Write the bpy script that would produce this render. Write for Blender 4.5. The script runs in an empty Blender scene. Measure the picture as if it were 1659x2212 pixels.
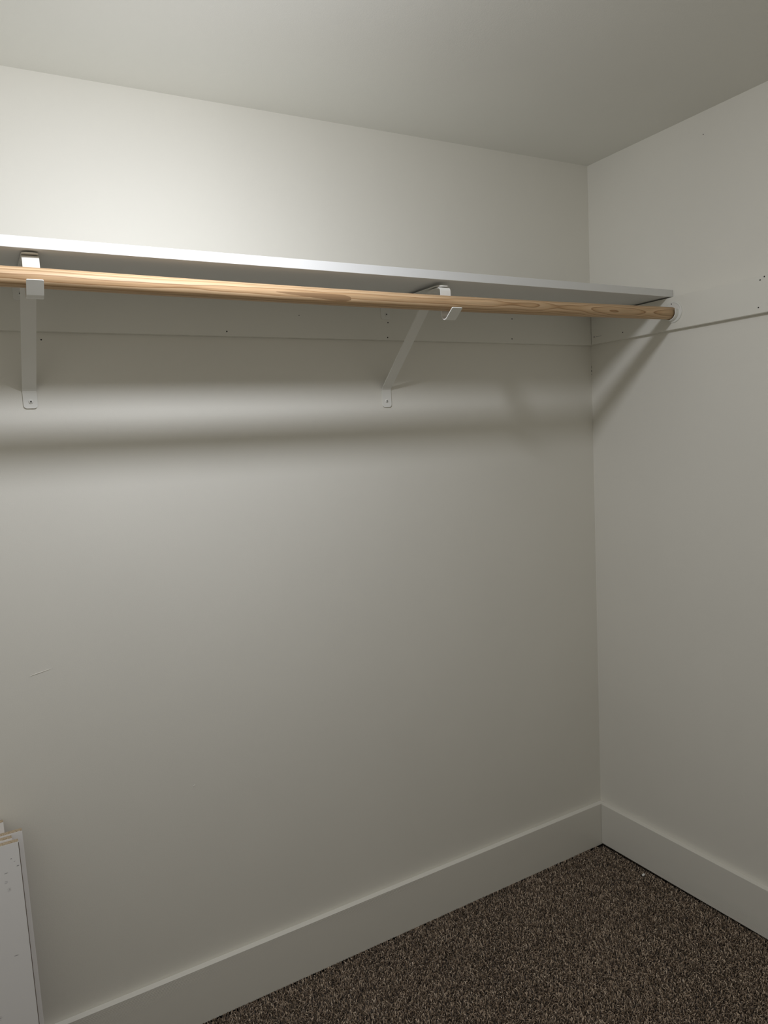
import bpy, bmesh, math, random
import numpy as np
from mathutils import Vector, Matrix

scene = bpy.context.scene
C = scene.collection
random.seed(7)
PI = math.pi

# ------------------------------------------------------------------ camera
cam_data = bpy.data.cameras.new('camera')
cam = bpy.data.objects.new('camera', cam_data)
C.objects.link(cam)
cam.location = (-1.77903, -1.72188, 1.38303)
cam.rotation_euler = (1.47457, 0.05646, -0.53261)
cam_data.sensor_fit = 'HORIZONTAL'
cam_data.sensor_width = 36.0
cam_data.lens = 1600.29 / 1659.0 * 36.0
cam_data.clip_start = 0.02
scene.camera = cam

# ------------------------------------------------------------------ world, lamp, exposure
world = bpy.data.worlds.new('world')
scene.world = world
world.use_nodes = True
world.node_tree.nodes['Background'].inputs[0].default_value = (0.0, 0.0, 0.0, 1)
world.node_tree.nodes['Background'].inputs[1].default_value = 0.0

lamp = bpy.data.lights.new('ceiling_bulb_light', 'POINT')
lamp.energy = 15.3
lamp.color = (0.965, 1.0, 1.10)
lamp.shadow_soft_size = 0.041
# a bare LED bulb pointing down: its opaque collar throws less light up and sideways than down
lamp.use_nodes = True
_lt = lamp.node_tree
_em = _lt.nodes['Emission']
_tc = _lt.nodes.new('ShaderNodeTexCoord')
_sx = _lt.nodes.new('ShaderNodeSeparateXYZ')
_ma = _lt.nodes.new('ShaderNodeMath'); _ma.operation = 'MULTIPLY_ADD'
_ma.inputs[1].default_value = -0.95
_ma.inputs[2].default_value = 0.62
_mx = _lt.nodes.new('ShaderNodeMath'); _mx.operation = 'MAXIMUM'; _mx.inputs[1].default_value = 0.02
_lt.links.new(_tc.outputs['Normal'], _sx.inputs[0])
_lt.links.new(_sx.outputs['Z'], _ma.inputs[0])
_lt.links.new(_ma.outputs[0], _mx.inputs[0])
_lt.links.new(_mx.outputs[0], _em.inputs['Strength'])
lamp_ob = bpy.data.objects.new('ceiling_bulb_light', lamp)
lamp_ob.location = (-1.38, -0.712, 2.022)
C.objects.link(lamp_ob)

vs = scene.view_settings
vs.view_transform = 'Standard'
vs.look = 'None'
vs.gamma = 1.0
vs.use_curve_mapping = False
vs.exposure = 0.0

# ------------------------------------------------------------------ room numbers (metres)
XL, YF = -2.25, -1.95            # left wall, front wall (both behind the camera's view)
H, KX, KY = 2.196, 0.0122, -0.00065   # ceiling height and its slight run-out
LEAN, YAW = 0.0115, 0.0066       # the right wall is a little out of plumb and square
def wallx(y, z): return LEAN * z + YAW * y
def ceilz(x, y): return H + KX * x + KY * y
BASE_H, BASE_T = 0.1396, 0.0173
FLOOR = -0.011                   # carpet backing; the pile tips end near z = 0
ZS, TS, SX = 1.7565, 0.0194, -0.00093
SY = 0.00492
def shelf_top(x): return ZS + SX * x
def shelf_bot(x): return ZS - TS + SX * x

# ------------------------------------------------------------------ helpers
def obj(name, me, mat=None, parent=None, bevel=0.0, seg=2, smooth=False):
    if isinstance(me, bmesh.types.BMesh):
        bm = me
        bmesh.ops.recalc_face_normals(bm, faces=bm.faces)
        me = bpy.data.meshes.new(name)
        bm.to_mesh(me); bm.free()
    o = bpy.data.objects.new(name, me)
    C.objects.link(o)
    if mat is not None:
        for m in (mat if isinstance(mat, (list, tuple)) else [mat]):
            me.materials.append(m)
    if parent is not None:
        o.parent = parent
    if bevel:
        b = o.modifiers.new('bevel', 'BEVEL')
        b.width = bevel; b.segments = seg; b.limit_method = 'ANGLE'; b.angle_limit = math.radians(40)
        b.harden_normals = False
    if smooth:
        for p in me.polygons: p.use_smooth = True
    return o

def tag(o, label=None, cat=None, group=None, kind=None):
    if label: o['label'] = label
    if cat: o['category'] = cat
    if group: o['group'] = group
    if kind: o['kind'] = kind
    return o

def empty(name, loc=(0, 0, 0)):
    o = bpy.data.objects.new(name, None)
    o.empty_display_size = 0.05
    o.location = loc
    C.objects.link(o)
    return o

def hexa(bm, p):
    """box from 8 points: bottom ring 0-3, top ring 4-7"""
    v = [bm.verts.new(q) for q in p]
    for f in ((0, 3, 2, 1), (4, 5, 6, 7), (0, 1, 5, 4), (1, 2, 6, 5), (2, 3, 7, 6), (3, 0, 4, 7)):
        bm.faces.new([v[i] for i in f])
    return v

def box(bm, a, b):
    (x0, y0, z0), (x1, y1, z1) = a, b
    return hexa(bm, [(x0, y0, z0), (x1, y0, z0), (x1, y1, z0), (x0, y1, z0),
                     (x0, y0, z1), (x1, y0, z1), (x1, y1, z1), (x0, y1, z1)])

def strip_bm(path, width, thick, r0=0.0, r1=0.0, x0=0.0):
    """bent flat metal strip: path in the (y, z) plane, width along x, corner radii at both ends"""
    pts = [Vector(p) for p in path]
    d = [0.0]
    for a, b in zip(pts, pts[1:]): d.append(d[-1] + (b - a).length)
    Ltot = d[-1]
    cuts = set(d)
    for k in range(9):
        a = PI / 2 * k / 8
        if r0: cuts.add(r0 * (1 - math.cos(a)))
        if r1: cuts.add(Ltot - r1 * (1 - math.cos(a)))
    ss = []
    for s in sorted(cuts):
        if not ss or s - ss[-1] > 1e-5: ss.append(s)
    bm = bmesh.new(); rings = []
    for s in ss:
        i = 0
        while i < len(d) - 2 and s > d[i + 1] + 1e-9: i += 1
        t = (s - d[i]) / (d[i + 1] - d[i])
        c = pts[i].lerp(pts[i + 1], t)
        # tangent: averaged at the corners
        tan = (pts[i + 1] - pts[i]).normalized()
        if t > 1 - 1e-4 and i + 2 < len(pts):
            tan = (tan + (pts[i + 2] - pts[i + 1]).normalized()).normalized()
        n = Vector((-tan.y, tan.x)) * thick / 2
        hw = width / 2
        if r0 and s < r0: hw -= r0 - math.sqrt(max(0, r0 * r0 - (r0 - s) ** 2))
        if r1 and Ltot - s < r1: hw -= r1 - math.sqrt(max(0, r1 * r1 - (r1 - (Ltot - s)) ** 2))
        hw = max(hw, 0.0008)
        rings.append([bm.verts.new((x0 + sx * hw, c.x + k * n.x, c.y + k * n.y))
                      for sx, k in ((-1, -1), (1, -1), (1, 1), (-1, 1))])
    for a, b in zip(rings, rings[1:]):
        for k in range(4):
            bm.faces.new((a[k], a[(k + 1) % 4], b[(k + 1) % 4], b[k]))
    bm.faces.new(rings[0]); bm.faces.new(rings[-1])
    return bm

def arc(cx, cy, r, a0, a1, n=8):
    return [(cx + r * math.cos(math.radians(a0 + (a1 - a0) * k / n)),
             cy + r * math.sin(math.radians(a0 + (a1 - a0) * k / n))) for k in range(n + 1)]

def lathe(bm, prof, axis, origin, n=32):
    """prof: (radius, height) list, turned about `axis` ('-y' or '-x') from origin"""
    rings = []
    for r, h in prof:
        ring = []
        for k in range(n):
            a = 2 * PI * k / n
            u, w = r * math.cos(a), r * math.sin(a)
            q = (u, -h, w) if axis == '-y' else (-h, u, w)
            ring.append(bm.verts.new(Vector(origin) + Vector(q)))
        rings.append(ring)
    for a, b in zip(rings, rings[1:]):
        for k in range(n):
            bm.faces.new((a[k], a[(k + 1) % n], b[(k + 1) % n], b[k]))
    bm.faces.new(rings[0]); bm.faces.new(rings[-1])

# ------------------------------------------------------------------ materials
def mat(name, col=(.8, .8, .8), rough=.5, spec=.5):
    m = bpy.data.materials.new(name); m.use_nodes = True
    b = m.node_tree.nodes['Principled BSDF']
    b.inputs['Base Color'].default_value = (*col, 1)
    b.inputs['Roughness'].default_value = rough
    b.inputs['Specular IOR Level'].default_value = spec
    return m, m.node_tree, b

def node(nt, t, **kw):
    n = nt.nodes.new(t)
    for k, v in kw.items():
        if k in n.inputs: n.inputs[k].default_value = v
        else: setattr(n, k, v)
    return n

def mapped(nt, scale, loc=(0, 0, 0)):
    tc = node(nt, 'ShaderNodeTexCoord')
    mp = node(nt, 'ShaderNodeMapping')
    mp.inputs['Scale'].default_value = scale
    mp.inputs['Location'].default_value = loc
    nt.links.new(tc.outputs['Object'], mp.inputs[0])
    return mp.outputs[0]

def ramp(nt, fac, stops):
    r = node(nt, 'ShaderNodeValToRGB')
    e = r.color_ramp.elements
    while len(e) < len(stops): e.new(.5)
    for el, (p, c) in zip(e, stops):
        el.position = p; el.color = (*c, 1)
    nt.links.new(fac, r.inputs[0])
    return r.outputs[0]

def add_bump(nt, b, height, strength, dist, prev=None):
    n = node(nt, 'ShaderNodeBump')
    n.inputs['Strength'].default_value = strength
    n.inputs['Distance'].default_value = dist
    nt.links.new(height, n.inputs['Height'])
    if prev: nt.links.new(prev, n.inputs['Normal'])
    nt.links.new(n.outputs[0], b.inputs['Normal'])
    return n.outputs[0]

def noise(nt, vec, scale, detail=2, rough=.5):
    n = node(nt, 'ShaderNodeTexNoise')
    n.inputs['Scale'].default_value = scale
    n.inputs['Detail'].default_value = detail
    n.inputs['Roughness'].default_value = rough
    nt.links.new(vec, n.inputs['Vector'])
    return n.outputs['Fac']

def math_node(nt, op, a, b=None, c=None):
    n = node(nt, 'ShaderNodeMath'); n.operation = op
    for i, v in enumerate((a, b, c)):
        if v is None: continue
        if hasattr(v, 'is_linked'): nt.links.new(v, n.inputs[i])
        else: n.inputs[i].default_value = v
    return n.outputs[0]

def painted_wall(name, col, rough, bump):
    m, nt, b = mat(name, col, rough, .35)
    v = mapped(nt, (1, 1, 1))
    f = noise(nt, v, 420, 2)              # roller stipple
    n1 = add_bump(nt, b, f, bump, .0006)
    g = noise(nt, v, 5, 2)                # board and filler unevenness
    add_bump(nt, b, g, .12, .004, n1)
    t = noise(nt, v, 3.0, 3)
    c = ramp(nt, t, [(.3, tuple(k * .985 for k in col)), (.7, tuple(min(1, k * 1.012) for k in col))])
    nt.links.new(c, b.inputs['Base Color'])
    return m

WALLC = (.857, .828, .740)
M_wall = painted_wall('wall_paint', WALLC, .62, .22)
M_ceil = painted_wall('ceiling_paint', (.855, .838, .765), .8, .35)

# painted trim: flat-sawn grain reads through the paint as fine ridges along the board
def trim_mat(name, along, col, zc):
    m, nt, b = mat(name, col, .42, .45)
    sc = (1.2, 1.2, 45) if along == 'x' else (1.2, 1.2, 45)
    v = mapped(nt, sc)
    warp = noise(nt, mapped(nt, (1.1, 1.1, 9)), 1.0, 2)
    w = node(nt, 'ShaderNodeTexWave')
    w.wave_type = 'BANDS'; w.bands_direction = 'Z'
    w.inputs['Scale'].default_value = 2.2
    w.inputs['Distortion'].default_value = 5.0
    w.inputs['Detail'].default_value = 2
    w.inputs['Detail Scale'].default_value = .6
    nt.links.new(v, w.inputs['Vector'])
    mask = ramp(nt, warp, [(.48, (0, 0, 0)), (.62, (1, 1, 1))])
    h = math_node(nt, 'MULTIPLY', w.outputs['Fac'], mask)
    add_bump(nt, b, h, .6, .0007)
    return m
M_base = trim_mat('baseboard_paint', 'x', (.855, .826, .738), 0)
M_cleat = painted_wall('cleat_paint', (.85, .826, .738), .5, .12)

M_mel, nt, b = mat('white_melamine', (.80, .80, .77), .38, .5)
add_bump(nt, b, noise(nt, mapped(nt, (1, 1, 1)), 700, 2), .08, .0004)

M_metal, nt, b = mat('white_enamel_steel', (.86, .845, .78), .3, .5)
add_bump(nt, b, noise(nt, mapped(nt, (1, 1, 1)), 260, 2), .05, .0005)

M_plastic, nt, b = mat('white_plastic', (.86, .845, .78), .3, .5)
M_dark, nt, b = mat('dark_hole', (.02, .018, .015), .8, .2)
M_nail, nt, b = mat('dull_nail', (.035, .03, .026), .5, .4)
M_chip, nt, b = mat('white_chip', (.9, .88, .84), .7, .3)

# carpet backing (between and beyond the tufts) and the flecked twist pile
M_back, nt, b = mat('carpet_backing', (.07, .056, .045), .95, .1)
v = mapped(nt, (1, 1, 1))
c = ramp(nt, noise(nt, v, 260, 3, .7), [(.32, (.03, .024, .019)), (.5, (.10, .08, .065)), (.72, (.26, .22, .18))])
nt.links.new(c, b.inputs['Base Color'])
add_bump(nt, b, noise(nt, v, 240, 2), .9, .006)

M_pile, nt, b = mat('carpet_yarn', (.2, .16, .13), .9, .15)
at = node(nt, 'ShaderNodeAttribute', attribute_name='yarn')
c = ramp(nt, at.outputs['Fac'], [(0.0, (.10, .067, .042)), (.3, (.29, .208, .14)), (.65, (.58, .445, .32)), (1.0, (.90, .74, .57))])
nt.links.new(c, b.inputs['Base Color'])
b.inputs['Sheen Weight'].default_value = .15

# chipboard core of the offcuts
M_core, nt, b = mat('chipboard_core', (.42, .32, .2), .85, .2)
v = mapped(nt, (1, 1, 1))
c = ramp(nt, noise(nt, v, 330, 3, .7), [(.3, (.30, .21, .12)), (.5, (.52, .41, .27)), (.72, (.72, .62, .46))])
nt.links.new(c, b.inputs['Base Color'])
add_bump(nt, b, noise(nt, v, 500, 2), .6, .001)

M_gap_shade, nt, b = mat('gap_shade', (.15, .115, .085), .9, .1)  # dark colour for the painted shade line between the leaning boards

# scuffed melamine skin of the offcuts
M_skin, nt, b = mat('scuffed_melamine', (.80, .79, .77), .45, .45)
v = mapped(nt, (1, 1, 1))
tc = node(nt, 'ShaderNodeTexCoord')
sep = node(nt, 'ShaderNodeSeparateXYZ'); nt.links.new(tc.outputs['Object'], sep.inputs[0])
grit = noise(nt, mapped(nt, (150, 150, 420)), 1.0, 3, .7)
total = None
# knocks and smears: offset from the panel's right edge, height, half width, half height, strength
for ex, ez, hw, hh, k in ((-.046, .5810, .0110, .0011, .75), (-.0165, .5800, .0020, .0014, .95), (-.0110, .5735, .0020, .0015, .55),
                          (-.0060, .5635, .0034, .0014, .9), (-.0280, .5550, .0042, .0012, .85), (-.0300, .5380, .0040, .0040, .3),
                          (-.0260, .5220, .0050, .0045, .35), (-.0260, .3930, .0050, .0012, .9), (-.0660, .2870, .0040, .0050, .4),
                          (-.0900, .4500, .0100, .0020, .6)):
    a = math_node(nt, 'DIVIDE', math_node(nt, 'SUBTRACT', sep.outputs[0], .155 + ex), hw)
    c_ = math_node(nt, 'DIVIDE', math_node(nt, 'SUBTRACT', sep.outputs[2], ez), hh)
    r2 = math_node(nt, 'ADD', math_node(nt, 'MULTIPLY', a, a), math_node(nt, 'MULTIPLY', c_, c_))
    g = math_node(nt, 'MULTIPLY', math_node(nt, 'MAXIMUM', math_node(nt, 'SUBTRACT', 1.0, r2), 0.0), k)
    total = g if total is None else math_node(nt, 'ADD', total, g)
rough_mask = ramp(nt, grit, [(.42, (0, 0, 0)), (.58, (1, 1, 1))])
f = math_node(nt, 'MULTIPLY', total, rough_mask)
c = ramp(nt, f, [(0, (.86, .835, .80)), (.25, (.62, .60, .58)), (.8, (.20, .185, .175))])
nt.links.new(c, b.inputs['Base Color'])

# pine rod: growth rings about a pith that wanders past the rod, so they surface as long pointed loops
def rod_mat():
    m, nt, b = mat('bare_pine', (.6, .4, .22), .5, .35)
    tc = node(nt, 'ShaderNodeTexCoord')
    sep = node(nt, 'ShaderNodeSeparateXYZ'); nt.links.new(tc.outputs['Object'], sep.inputs[0])
    X, Y, Z = sep.outputs
    def n1(freq, off, det=1.5):
        cmb = node(nt, 'ShaderNodeCombineXYZ')
        nt.links.new(math_node(nt, 'MULTIPLY_ADD', X, freq, off), cmb.inputs[0])
        return noise(nt, cmb.outputs[0], 1.0, det)
    wy = math_node(nt, 'MULTIPLY_ADD', n1(4.2, 3.3), .05, -.025)
    calm = math_node(nt, 'MINIMUM', math_node(nt, 'MAXIMUM', math_node(nt, 'MULTIPLY_ADD', X, 2.6, 2.55), .16), 1.0)
    wy = math_node(nt, 'MULTIPLY', wy, calm)
    wz = math_node(nt, 'MULTIPLY_ADD', n1(2.1, 11.7), .03, -.015)
    yy = math_node(nt, 'ADD', math_node(nt, 'ADD', Y, wy), .034)
    zz = math_node(nt, 'ADD', math_node(nt, 'ADD', Z, wz), .004)
    d = math_node(nt, 'SQRT', math_node(nt, 'ADD', math_node(nt, 'MULTIPLY', yy, yy), math_node(nt, 'MULTIPLY', zz, zz)))
    fine = noise(nt, mapped(nt, (14, 160, 160)), 1.0, 3)
    d = math_node(nt, 'MULTIPLY_ADD', fine, .0012, d)
    ring = math_node(nt, 'FRACT', math_node(nt, 'MULTIPLY', d, 1 / .0066))
    c1 = ramp(nt, ring, [(0, (.69, .49, .295)), (.55, (.63, .435, .25)), (.84, (.53, .34, .18)), (.94, (.33, .185, .08)), (1.0, (.68, .475, .285))])
    streak = noise(nt, mapped(nt, (7, 420, 420)), 1.0, 3, .6)
    c2 = ramp(nt, streak, [(.35, (.80, .78, .75)), (.65, (1.08, 1.06, 1.04))])
    mx = node(nt, 'ShaderNodeMix', data_type='RGBA', blend_type='MULTIPLY')
    mx.inputs[0].default_value = 1
    nt.links.new(c1, mx.inputs[6]); nt.links.new(c2, mx.inputs[7])
    # one brown, lens-shaped resin patch with a ragged tail, left of the middle of the visible run
    xm = math_node(nt, 'SUBTRACT', X, PATCH[0])
    u = math_node(nt, 'DIVIDE', xm, PATCH[1])
    taper = math_node(nt, 'MULTIPLY_ADD', u, .45, .62)
    edge = math_node(nt, 'MULTIPLY_ADD', noise(nt, mapped(nt, (40, 300, 300)), 1.0, 2), .3, -.15)
    vv = math_node(nt, 'DIVIDE', math_node(nt, 'SUBTRACT', math_node(nt, 'MULTIPLY_ADD', xm, .035, Z), PATCH[2]), PATCH[3])
    vv = math_node(nt, 'DIVIDE', vv, math_node(nt, 'MAXIMUM', taper, .12))
    u4 = math_node(nt, 'POWER', math_node(nt, 'ABSOLUTE', u), 6.0)
    f = math_node(nt, 'ADD', math_node(nt, 'ADD', u4, math_node(nt, 'MULTIPLY', vv, vv)), edge)
    inside = math_node(nt, 'LESS_THAN', f, 1.0)
    front = math_node(nt, 'LESS_THAN', Y, 0.0)
    k = math_node(nt, 'MULTIPLY', math_node(nt, 'MULTIPLY', inside, front), .9)
    m2 = node(nt, 'ShaderNodeMix', data_type='RGBA', blend_type='MIX')
    nt.links.new(k, m2.inputs[0])
    nt.links.new(mx.outputs[2], m2.inputs[6])
    m2.inputs[7].default_value = (.30, .18, .09, 1)
    nt.links.new(m2.outputs[2], b.inputs['Base Color'])
    add_bump(nt, b, streak, .12, .0004)
    return m

# ------------------------------------------------------------------ room shell
bm = bmesh.new(); box(bm, (XL - .12, YF - .12, FLOOR - .1), (.14, .12, FLOOR))
tag(obj('floor', bm, M_back), kind='structure')

bm = bmesh.new(); box(bm, (XL - .12, 0, FLOOR), (.14, .12, 2.32))
wall_back = tag(obj('wall_back', bm, M_wall), kind='structure')

bm = bmesh.new()
z0, z1 = FLOOR, 2.32
hexa(bm, [(wallx(YF, z0), YF, z0), (.16, YF, z0), (.16, 0, z0), (wallx(0, z0), 0, z0),
          (wallx(YF, z1), YF, z1), (.16, YF, z1), (.16, 0, z1), (wallx(0, z1), 0, z1)])
wall_right = tag(obj('wall_right', bm, M_wall), kind='structure')

bm = bmesh.new(); box(bm, (XL - .12, YF, FLOOR), (XL, 0, 2.32))
tag(obj('wall_left', bm, M_wall), kind='structure')
bm = bmesh.new(); box(bm, (XL - .12, YF - .12, FLOOR), (.14, YF, 2.32))
tag(obj('wall_front', bm, M_wall), kind='structure')

bm = bmesh.new()
xa, xb, ya, yb = XL, wallx(0, H), YF, 0
hexa(bm, [(xa, ya, ceilz(xa, ya)), (xb, ya, ceilz(xb, ya)), (xb, yb, ceilz(xb, yb)), (xa, yb, ceilz(xa, yb)),
          (xa, ya, 2.32), (xb, ya, 2.32), (xb, yb, 2.32), (xa, yb, 2.32)])
tag(obj('ceiling', bm, M_ceil), kind='structure')

# baseboards: the back one runs into the corner, the right one butts against it
bm = bmesh.new(); box(bm, (XL, -BASE_T, -.002), (wallx(0, .07), 0, BASE_H))
tag(obj('baseboard_back', bm, M_base, bevel=.0012), kind='structure')
bm = bmesh.new()
y1 = -BASE_T - .0006; y0 = YF
def bx(y, z): return wallx(y, z) - BASE_T
zb0 = .003
hexa(bm, [(bx(y0, zb0), y0, zb0), (wallx(y0, zb0), y0, zb0), (wallx(y1, zb0), y1, zb0), (bx(y1, zb0), y1, zb0),
          (bx(y0, BASE_H), y0, BASE_H), (wallx(y0, BASE_H), y0, BASE_H), (wallx(y1, BASE_H), y1, BASE_H), (bx(y1, BASE_H), y1, BASE_H)])
tag(obj('baseboard_right', bm, M_base, bevel=.0012), kind='structure')

# cleats (ledger boards) that carry the shelf
CT = .019
bm = bmesh.new()
xr = wallx(0, 1.69) - .0005
def czb(x): return 1.6441 - .00266 * x
hexa(bm, [(XL, -CT, czb(XL)), (xr, -CT, czb(xr)), (xr, 0, czb(xr)), (XL, 0, czb(XL)),
          (XL, -CT, shelf_bot(XL)), (xr, -CT, shelf_bot(xr)), (xr, 0, shelf_bot(xr)), (XL, 0, shelf_bot(XL))])
trim_back = tag(obj('trim_1', bm, M_cleat, bevel=.0008), kind='structure')
bm = bmesh.new()
ya, yb = YF, -CT - .0012
za, zt = 1.6452, 1.7338
def cx(y, z): return wallx(y, z) - CT
hexa(bm, [(cx(ya, za), ya, za), (wallx(ya, za), ya, za), (wallx(yb, za), yb, za), (cx(yb, za), yb, za),
          (cx(ya, zt), ya, zt), (wallx(ya, zt), ya, zt), (wallx(yb, zt), yb, zt), (cx(yb, zt), yb, zt)])
trim_right = tag(obj('trim_2', bm, M_cleat, bevel=.0008), kind='structure')

def nail(parent, p, axis, r=.0017):
    bm = bmesh.new()
    lathe(bm, [(r * 1.0, -.0005), (r, .0002), (r * .6, .0006), (r * .1, .0007)], axis, p, 10)
    obj('nail_head', bm, M_nail, parent)
for x, z in ((-1.1854, 1.6577), (-.7430, 1.6913), (-.7462, 1.6528), (-.3188, 1.7148), (-.3217, 1.6575), (-.9978, 1.7015)):
    nail(trim_back, (x, -CT, z), '-y', .0012 if x == -.9978 else .0018)
nail(wall_back, (-1.5842, 0, 1.6338), '-y', .0017)
for y, z in ((-.1464, 1.6644), (-.032, 1.6676), (-.5956, 1.7315), (-.5845, 1.7255), (-.5799, 1.6594)):
    nail(trim_right, (cx(y, z), y, z), '-x', .0019)
nail(wall_right, (wallx(-.4126, 2.1386), -.4126, 2.1386), '-x', .0014)

# small scars in the back wall's paint
def scar(a, b, w, name='paint_scratch'):
    bm = bmesh.new()
    a = Vector((a[0], 0, a[1])); b = Vector((b[0], 0, b[1]))
    d = (b - a).normalized(); n = Vector((-d.z, 0, d.x)) * w
    m = a.lerp(b, .35)
    vs_ = [a, m - n * .5, b, m + n * .5]
    top = [q + Vector((0, -.0009, 0)) for q in (a.lerp(m, .2), m - n * .1, b.lerp(m, .3), m + n * .3)]
    v0 = [bm.verts.new(q) for q in vs_]; v1 = [bm.verts.new(q) for q in top]
    for k in range(4): bm.faces.new((v0[k], v0[(k + 1) % 4], v1[(k + 1) % 4], v1[k]))
    bm.faces.new(v1); bm.faces.new(v0)
    obj(name, bm, M_wall, wall_back)
scar((-1.672, .9262), (-1.6248, .9346), .0028)
scar((-1.348, .5845), (-1.3425, .5895), .0025)
scar((-.7820, .8900), (-.7800, .8960), .002)
# dark crack where the corner's tape has opened under the cleats, and a hairline split on the right cleat
bm = bmesh.new()
for z_, r_, k_ in ((1.5660, .0018, 1.3), (1.5555, .0009, 1.8), (1.5780, .0006, 8.0)):
    bmesh.ops.create_icosphere(bm, subdivisions=2, radius=r_, matrix=Matrix.Translation((wallx(0, z_) - .0004, -.0004, z_)) @ Matrix.Diagonal((.7, .5, k_, 1)))
obj('corner_crack', bm, M_nail, wall_back)
bm = bmesh.new()
xx = cx(-.048, 1.667)
hexa(bm, [(xx - .0002, -.0380, 1.6662), (xx + .0004, -.0380, 1.6662), (xx + .0004, -.0620, 1.6672), (xx - .0002, -.0620, 1.6672),
          (xx - .0002, -.0380, 1.6668), (xx + .0004, -.0380, 1.6668), (xx + .0004, -.0620, 1.6680), (xx - .0002, -.0620, 1.6680)])
obj('paint_crack', bm, M_nail, trim_right)

# ------------------------------------------------------------------ shelf
root = empty('closet_shelf', (-1.3, -.157, shelf_bot(-1.3)))
tag(root, 'long white melamine closet shelf fixed along the back wall above the wooden rod', 'shelf')
off = Vector(root.location)
def loc(p): return Vector(p) - off
x0, x1 = XL + .002, None
yb = -.0005
def fy(x): return -.3127 + SY * x
xe_f, xe_b = wallx(-.31, 1.75) - .0015, wallx(0, 1.75) - .0015
def sb(e0, e1, y_front, y_back):
    bm = bmesh.new()
    p = [(e0, y_front(e0), shelf_bot(e0)), (e1[0], y_front(e1[0]), shelf_bot(e1[0])), (e1[1], y_back(e1[1]), shelf_bot(e1[1])), (e0, y_back(e0), shelf_bot(e0))]
    q = [(a, b_, c + TS) for a, b_, c in p]
    hexa(bm, [loc(k) for k in p + q])
    return bm
obj('shelf_board', sb(XL + .002, (xe_f, xe_b), lambda x: fy(x) + .0012, lambda x: yb), M_mel, root, bevel=.0004)
obj('front_edge_band', sb(XL + .002, (xe_f, xe_f), lambda x: fy(x), lambda x: fy(x) + .0012), M_mel, root, bevel=.0005)

# ------------------------------------------------------------------ rod
ROD_R = .0170
def rody(x): return -.3238
def rodz(x): return 1.6893
def rod_sag(x): return -.0055 * max(0.0, math.sin(PI * min(1.0, max(0.0, -x / 1.617))))
ra = Vector((-.0045 + wallx(-.32, 1.69) - CT, 0, 0)); ra = Vector((ra.x, rody(ra.x), rodz(ra.x)))
rb = Vector((XL + .004, rody(XL), rodz(XL)))
PATCH = (-1.1018, .084, -.0072, .0072)     # rod-local x centre, half length, z centre, half height
M_rod = rod_mat()
L = (ra - rb).length
bm = bmesh.new()
n = 48
prof = [(ROD_R * .2, -L), (ROD_R - .001, -L), (ROD_R, -L + .001)] + [(ROD_R, -L * (1 - k / 40)) for k in range(1, 40)] + [(ROD_R, -.001), (ROD_R - .001, 0), (ROD_R * .2, 0)]
rings = []
for r, x in prof:
    rings.append([bm.verts.new((x, r * math.cos(2 * PI * k / n), r * math.sin(2 * PI * k / n) + rod_sag(x))) for k in range(n)])
for a, b_ in zip(rings, rings[1:]):
    for k in range(n): bm.faces.new((a[k], a[(k + 1) % n], b_[(k + 1) % n], b_[k]))
bm.faces.new(rings[0]); bm.faces.new(rings[-1])
rod = obj('closet_rod', bm, M_rod, smooth=True)
dx = (ra - rb).normalized(); dy = Vector((0, 0, 1)).cross(dx).normalized(); dz = dx.cross(dy)
Mx = Matrix((dx, dy, dz)).transposed().to_4x4(); Mx.translation = ra
rod.matrix_world = Mx
tag(rod, 'round bare pine hanging rod with brown grain patches under the white shelf', 'rod')

# rod socket on the right cleat: round flange with an open-topped cup
syc, szc = rody(0) - .0045, rodz(0) + .0025
sx0 = cx(syc, szc)
root = empty('rod_socket', (sx0, syc, szc))
tag(root, 'round white rod socket holding the right end of the wooden rod', 'rod socket')
bm = bmesh.new()
lathe(bm, [(.002, -.0002), (.0290, -.0002), (.0290, .0022), (.0280, .0036), (.0262, .0042), (.0240, .0032), (.002, .0032)], '-x', (0, 0, 0), 48)
o = obj('flange', bm, M_plastic, root)
for p in o.data.polygons: p.use_smooth = False
bm = bmesh.new()
rings = []
N = 36
RI, RO, DEP = .0183, .0212, .0150
cyo, czo = .0030, -.002       # cup centre follows the rod
path = [(-1, .0075)] + [None] * (N + 1) + [(1, .0075)]
sec = []
for k in range(N + 1):
    a = PI + PI * k / N
    sec.append((math.cos(a), math.sin(a), 0.0))
sec = [(-1, 0, .008)] + sec + [(1, 0, .008)]
for c_, s_, up in sec:
    ring = []
    for r, h in ((RI, .0032), (RI, DEP - .0008), (RI + .0008, DEP), (RO - .001, DEP), (RO, DEP - .001), (RO + .0012, .0032)):
        ring.append(bm.verts.new((-h, cyo + c_ * r, czo + s_ * r + up)))
    rings.append(ring)
for a, b_ in zip(rings, rings[1:]):
    for k in range(6): bm.faces.new((a[k], a[(k + 1) % 6], b_[(k + 1) % 6], b_[k]))
bm.faces.new(rings[0]); bm.faces.new(rings[-1])
obj('cup', bm, M_plastic, root)
bm = bmesh.new()
lathe(bm, [(.0016, .0030), (.0016, .0036), (.0008, .0038)], '-x', (0, .004, .0228), 12)
obj('nail_head', bm, M_nail, root)

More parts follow.
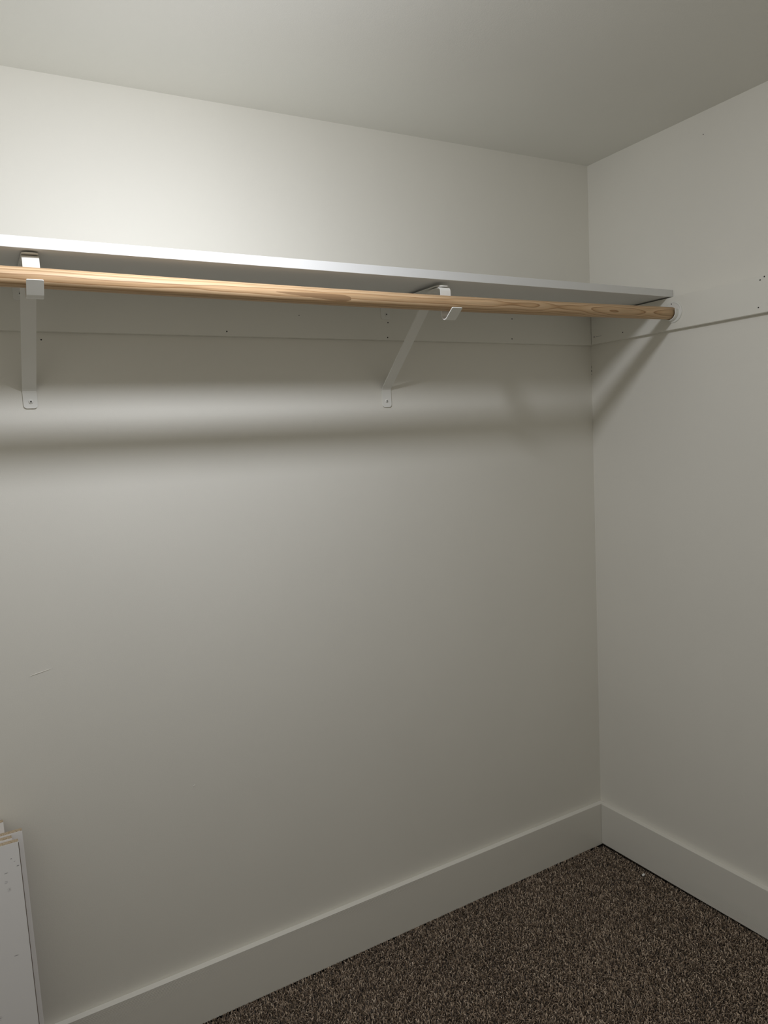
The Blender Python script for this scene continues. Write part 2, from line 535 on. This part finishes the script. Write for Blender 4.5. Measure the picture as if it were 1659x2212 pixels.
# ------------------------------------------------------------------ shelf and rod brackets
def screw(parent, p, r=.0046, rot=.4):
    bm = bmesh.new()
    lathe(bm, [(r, 0), (r, .0008), (r * .86, .0017), (r * .55, .0023), (r * .05, .0025)], '-y', (0, 0, 0), 24)
    s = obj('screw', bm, M_metal, parent, smooth=False)
    s.location = p
    bm = bmesh.new()
    for a in (rot, rot + PI / 2):
        ca, sa = math.cos(a), math.sin(a)
        l, w = r * .48, r * .13
        pts = []
        for y in (-.0021, -.0027):
            for u, t in ((-l, -w), (l, -w), (l, w), (-l, w)):
                pts.append((u * ca - t * sa, y, u * sa + t * ca))
        hexa(bm, pts)
    obj('cross_recess', bm, M_dark, s)

def bracket(x, yaw, label, plate, lip, tab, hook, screws):
    """plate: (z bottom, z top); lip: (y, z); tab: (z bottom, z bend); hook: y of back strip, tip (y, z), z bottom"""
    W, T = .0272, .0024
    root = empty('shelf_bracket', (x, 0, 0))
    root.rotation_euler = (0, 0, yaw)
    tag(root, label, 'shelf bracket', 'white steel shelf and rod brackets under the closet shelf')
    zp, zt = plate
    ly, lz = lip
    # arm: short plate on the cleat, bent forward under the shelf, tongue drooping at the front
    yq = -CT - T / 2
    za_ = zt - T / 2 - .0003
    path = [(yq, zp), (yq, za_ - .004)] + [(yq - .004 + .004 * math.cos(math.radians(a)), za_ - .004 + .004 * math.sin(math.radians(a))) for a in (30, 60, 90)]
    path += [(-.10, za_ - (zt - lz) * .25), (ly + .022, za_ - (zt - lz) * .62), (ly + .006, lz + .0008), (ly, lz)]
    obj('shelf_arm', strip_bm(path, W, T, .005, .011), M_metal, root, bevel=.0006)
    # brace: tab on the wall, diagonal up to the arm
    hb, (ty, tz), zbot = hook
    zs_ = lz - T - .0004          # level where it meets the arm
    zt0, zt1 = tab
    y_f = hb + .055               # end of the diagonal
    path = [(-T / 2 - .0007, zt0), (-T / 2 - .0007, zt1 - .004), (-T / 2 - .0012, zt1), (-.0050, zt1 + .0038), (y_f + .006, zs_ - .0055), (y_f + .002, zs_ - .0018), (y_f - .004, zs_)]
    obj('brace', strip_bm(path, W, T, .007, 0), M_metal, root, bevel=.0006)
    # hook: folds over at the arm, drops behind the rod and cradles it from below
    rf = .009
    path = [(y_f - .004, zs_), (hb + rf, zs_)] + [(hb + rf - rf * math.sin(math.radians(a)), zs_ - rf + rf * math.cos(math.radians(a))) for a in (15, 30, 45, 60, 75, 90)]
    rr = .0125
    cyc, czc = hb - rr, zbot + rr
    # slanted front lip tangent to the bottom arc
    best = None
    for k in range(200):
        a = math.radians(-90 - k * .45)
        px, pz = cyc + rr * math.cos(a), czc + rr * math.sin(a)
        tx, tz_ = math.sin(a), -math.cos(a)           # forward tangent
        e = abs((ty - px) * tz_ - (tz - pz) * tx)
        if best is None or e < best[0]: best = (e, -90 - k * .45)
    path += arc(cyc, czc, rr, 0, best[1], 12) + [(ty, tz)]
    obj('rod_hook', strip_bm(path, W, T, 0, .0022), M_metal, root, bevel=.0007)
    screw(root, (screws[0][0], -CT - T, screws[0][1]), .0044, .4)
    screw(root, (screws[1][0], -T - .0006, screws[1][1]), .0046, .75)
    return root

zb1, zb2 = shelf_bot(-1.617), shelf_bot(-.75)
bracket(-1.6170, math.radians(-1.1), 'left white steel shelf bracket, its hook holding the lightest stretch of the rod',
        (1.7098, zb1), (-.3085, 1.7342), (1.4913, 1.5275), (-.3043, (-.3450, 1.6822), 1.6570),
        ((-.0005, 1.7223), (.0010, 1.5052)))
bracket(-.7495, math.radians(-1.9), 'right white steel shelf bracket, its open hook hanging clear below the rod',
        (1.6991, zb2), (-.3065, 1.7264), (1.4716, 1.5180), (-.3065, (-.3520, 1.6702), 1.6492),
        ((.0015, 1.7116), (-.0010, 1.4876)))

# ------------------------------------------------------------------ offcut boards leaning in the bottom left
SL = .158                      # lean
def board(label, x_right, width, z_top, y_wall, t, grp='shelf offcuts leaning on the back wall'):
    """y_wall: y of the board's back face where its plane would reach z = .665"""
    th = math.atan(SL)
    length = z_top / math.cos(th)
    yb0 = y_wall - SL * .665
    root = empty('shelf_offcut', (x_right - width / 2, yb0, 0))
    tag(root, label, 'board', grp)
    R = Matrix.Rotation(-th, 4, 'X')
    def slab(a, b):
        bm = bmesh.new(); box(bm, a, b)
        bmesh.ops.transform(bm, matrix=R, verts=bm.verts)
        return bm
    lift = t * math.sin(th)            # lower front arris stands on the carpet
    o = obj('chipboard_core', slab((-width / 2, -t, 0), (width / 2, 0, length)), M_core, root, bevel=.0006)
    o2 = obj('melamine_face', slab((-width / 2, -t - .0007, .0002), (width / 2, -t + .0001, length - .0012)), M_skin, root, bevel=.0003)
    for q in (o, o2): q.location.z = lift
    return root
T_ = .0160
board('tallest white chipboard offcut, hindmost of the leaning boards at bottom left', -1.7510, .26, .632, -.0015, T_)
board('white chipboard offcut with a tan top edge, second from the wall at bottom left', -1.7190, .34, .6125, -.0190, T_)
board('narrow chipboard offcut squeezed between two wider boards, tan top edge showing', -1.7395, .30, .6110, -.0366, T_)
front_board = board('scuffed white board in front of the other leaning boards at bottom left', -1.7290, .31, .6085, -.0542, T_)
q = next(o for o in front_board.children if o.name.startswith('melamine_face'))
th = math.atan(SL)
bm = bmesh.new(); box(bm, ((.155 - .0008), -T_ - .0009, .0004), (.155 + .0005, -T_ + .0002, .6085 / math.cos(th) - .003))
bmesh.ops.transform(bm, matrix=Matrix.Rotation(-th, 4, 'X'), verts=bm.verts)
o = obj('gap_shade_strip', bm, M_gap_shade, front_board, bevel=.0002)  # thin dark strip painting in the gap's shade along the front board's right side
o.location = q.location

# ------------------------------------------------------------------ carpet pile (twist yarn, uncountable)
def carpet():
    rng = np.random.default_rng(3)
    x0, x1, y0, y1, sp = -1.80, -BASE_T + .003, -1.45, -BASE_T + .002, .0042
    gx = np.arange(x0, x1, sp); gy = np.arange(y0, y1, sp)
    X, Y = np.meshgrid(gx, gy); X = X.ravel(); Y = Y.ravel()
    X = X + rng.uniform(-.0022, .0022, X.size); Y = Y + rng.uniform(-.0022, .0022, X.size)
    keep = (X < x1) & (Y < y1)
    # a bare nick of carpet right in the corner
    keep &= ~((X > -.036) & (Y > -.030) & ((X + .0173) + (Y + .0173) > -.030))
    X, Y = X[keep], Y[keep]; N = X.size
    ang = rng.uniform(0, 2 * PI, N)
    # neighbouring yarns lie roughly the same way in patches brushed by feet
    drift = np.sin(X * 9 + 2 * np.sin(Y * 6)) * .8
    ang = np.where(rng.random(N) < .12, drift, ang)
    lean = rng.uniform(.0022, .0062, N)
    hgt = rng.uniform(.0080, .0115, N)
    hgt *= 1 + .10 * np.sin(X * 11 + 1.3) * np.sin(Y * 9)
    rad = rng.uniform(.0011, .0018, N)
    rot = rng.uniform(0, 2 * PI, N)
    edge = Y > -BASE_T - .0045            # tuft row pressed up against the back baseboard
    hgt = np.where(edge, .0122, hgt); lean = np.where(edge, .0012, lean)
    ca, sa = np.cos(ang), np.sin(ang)
    V = np.zeros((N, 9, 3))
    lev = [(0.0, 0.0, 1.0), (.80, .22, 1.08), (1.0, 1.0, .66)]
    for i, (h, l, r) in enumerate(lev):
        for k in range(3):
            a = rot + 2 * PI * k / 3 + i * .9
            ox = np.cos(a) * rad * r; oy = np.sin(a) * rad * r
            px = X + ca * lean * l + ox
            py = Y + sa * lean * l + oy
            V[:, i * 3 + k, 0] = np.minimum(px, -BASE_T + .016 + .0 * py if False else px)
            V[:, i * 3 + k, 1] = py
            V[:, i * 3 + k, 2] = FLOOR - .0005 + hgt * h + (.0008 * np.cos(a) if i == 2 else 0)
    V[:, :, 1] = np.minimum(V[:, :, 1], -BASE_T - .0004)
    V[:, :, 0] = np.minimum(V[:, :, 0], -BASE_T - .0004 + .0)
    quads = []
    for i in range(2):
        for k in range(3):
            quads.append((i * 3 + k, i * 3 + (k + 1) % 3, (i + 1) * 3 + (k + 1) % 3, (i + 1) * 3 + k))
    loops = np.array([q for qd in quads for q in qd] + [6, 7, 8])
    per = loops.size
    base = (np.arange(N) * 9)[:, None]
    LI = (base + loops[None, :]).ravel().astype(np.int32)
    starts = np.concatenate([np.arange(6) * 4, [24]])
    LS = ((np.arange(N) * per)[:, None] + starts[None, :]).ravel().astype(np.int32)
    me = bpy.data.meshes.new('carpet_pile')
    me.vertices.add(N * 9)
    me.vertices.foreach_set('co', V.astype(np.float32).ravel())
    me.loops.add(LI.size); me.loops.foreach_set('vertex_index', LI)
    me.polygons.add(LS.size); me.polygons.foreach_set('loop_start', LS)
    me.update(calc_edges=True)
    tone = np.clip(rng.beta(1.1, 1.7, N), 0, 1)
    a = me.attributes.new('yarn', 'FLOAT', 'POINT')
    a.data.foreach_set('value', np.repeat(tone, 9).astype(np.float32))
    o = obj('carpet_pile', me, M_pile)
    tag(o, 'brown flecked twist pile carpet covering the closet floor', 'carpet', kind='stuff')
carpet()

# crumb of white plaster on the carpet by the right baseboard
bm = bmesh.new()
bmesh.ops.create_icosphere(bm, subdivisions=2, radius=.0050)
for v_ in bm.verts:
    v_.co = Vector((v_.co.x * 1.3, v_.co.y * .9, v_.co.z * .55)) + Vector((random.uniform(-1, 1), random.uniform(-1, 1), random.uniform(-1, 1))) * .0007
o = obj('plaster_crumb', bm, M_chip)
o.location = (-.0500, -.2180, .0025)
tag(o, 'tiny white plaster crumb on the brown carpet beside the right baseboard', 'crumb')
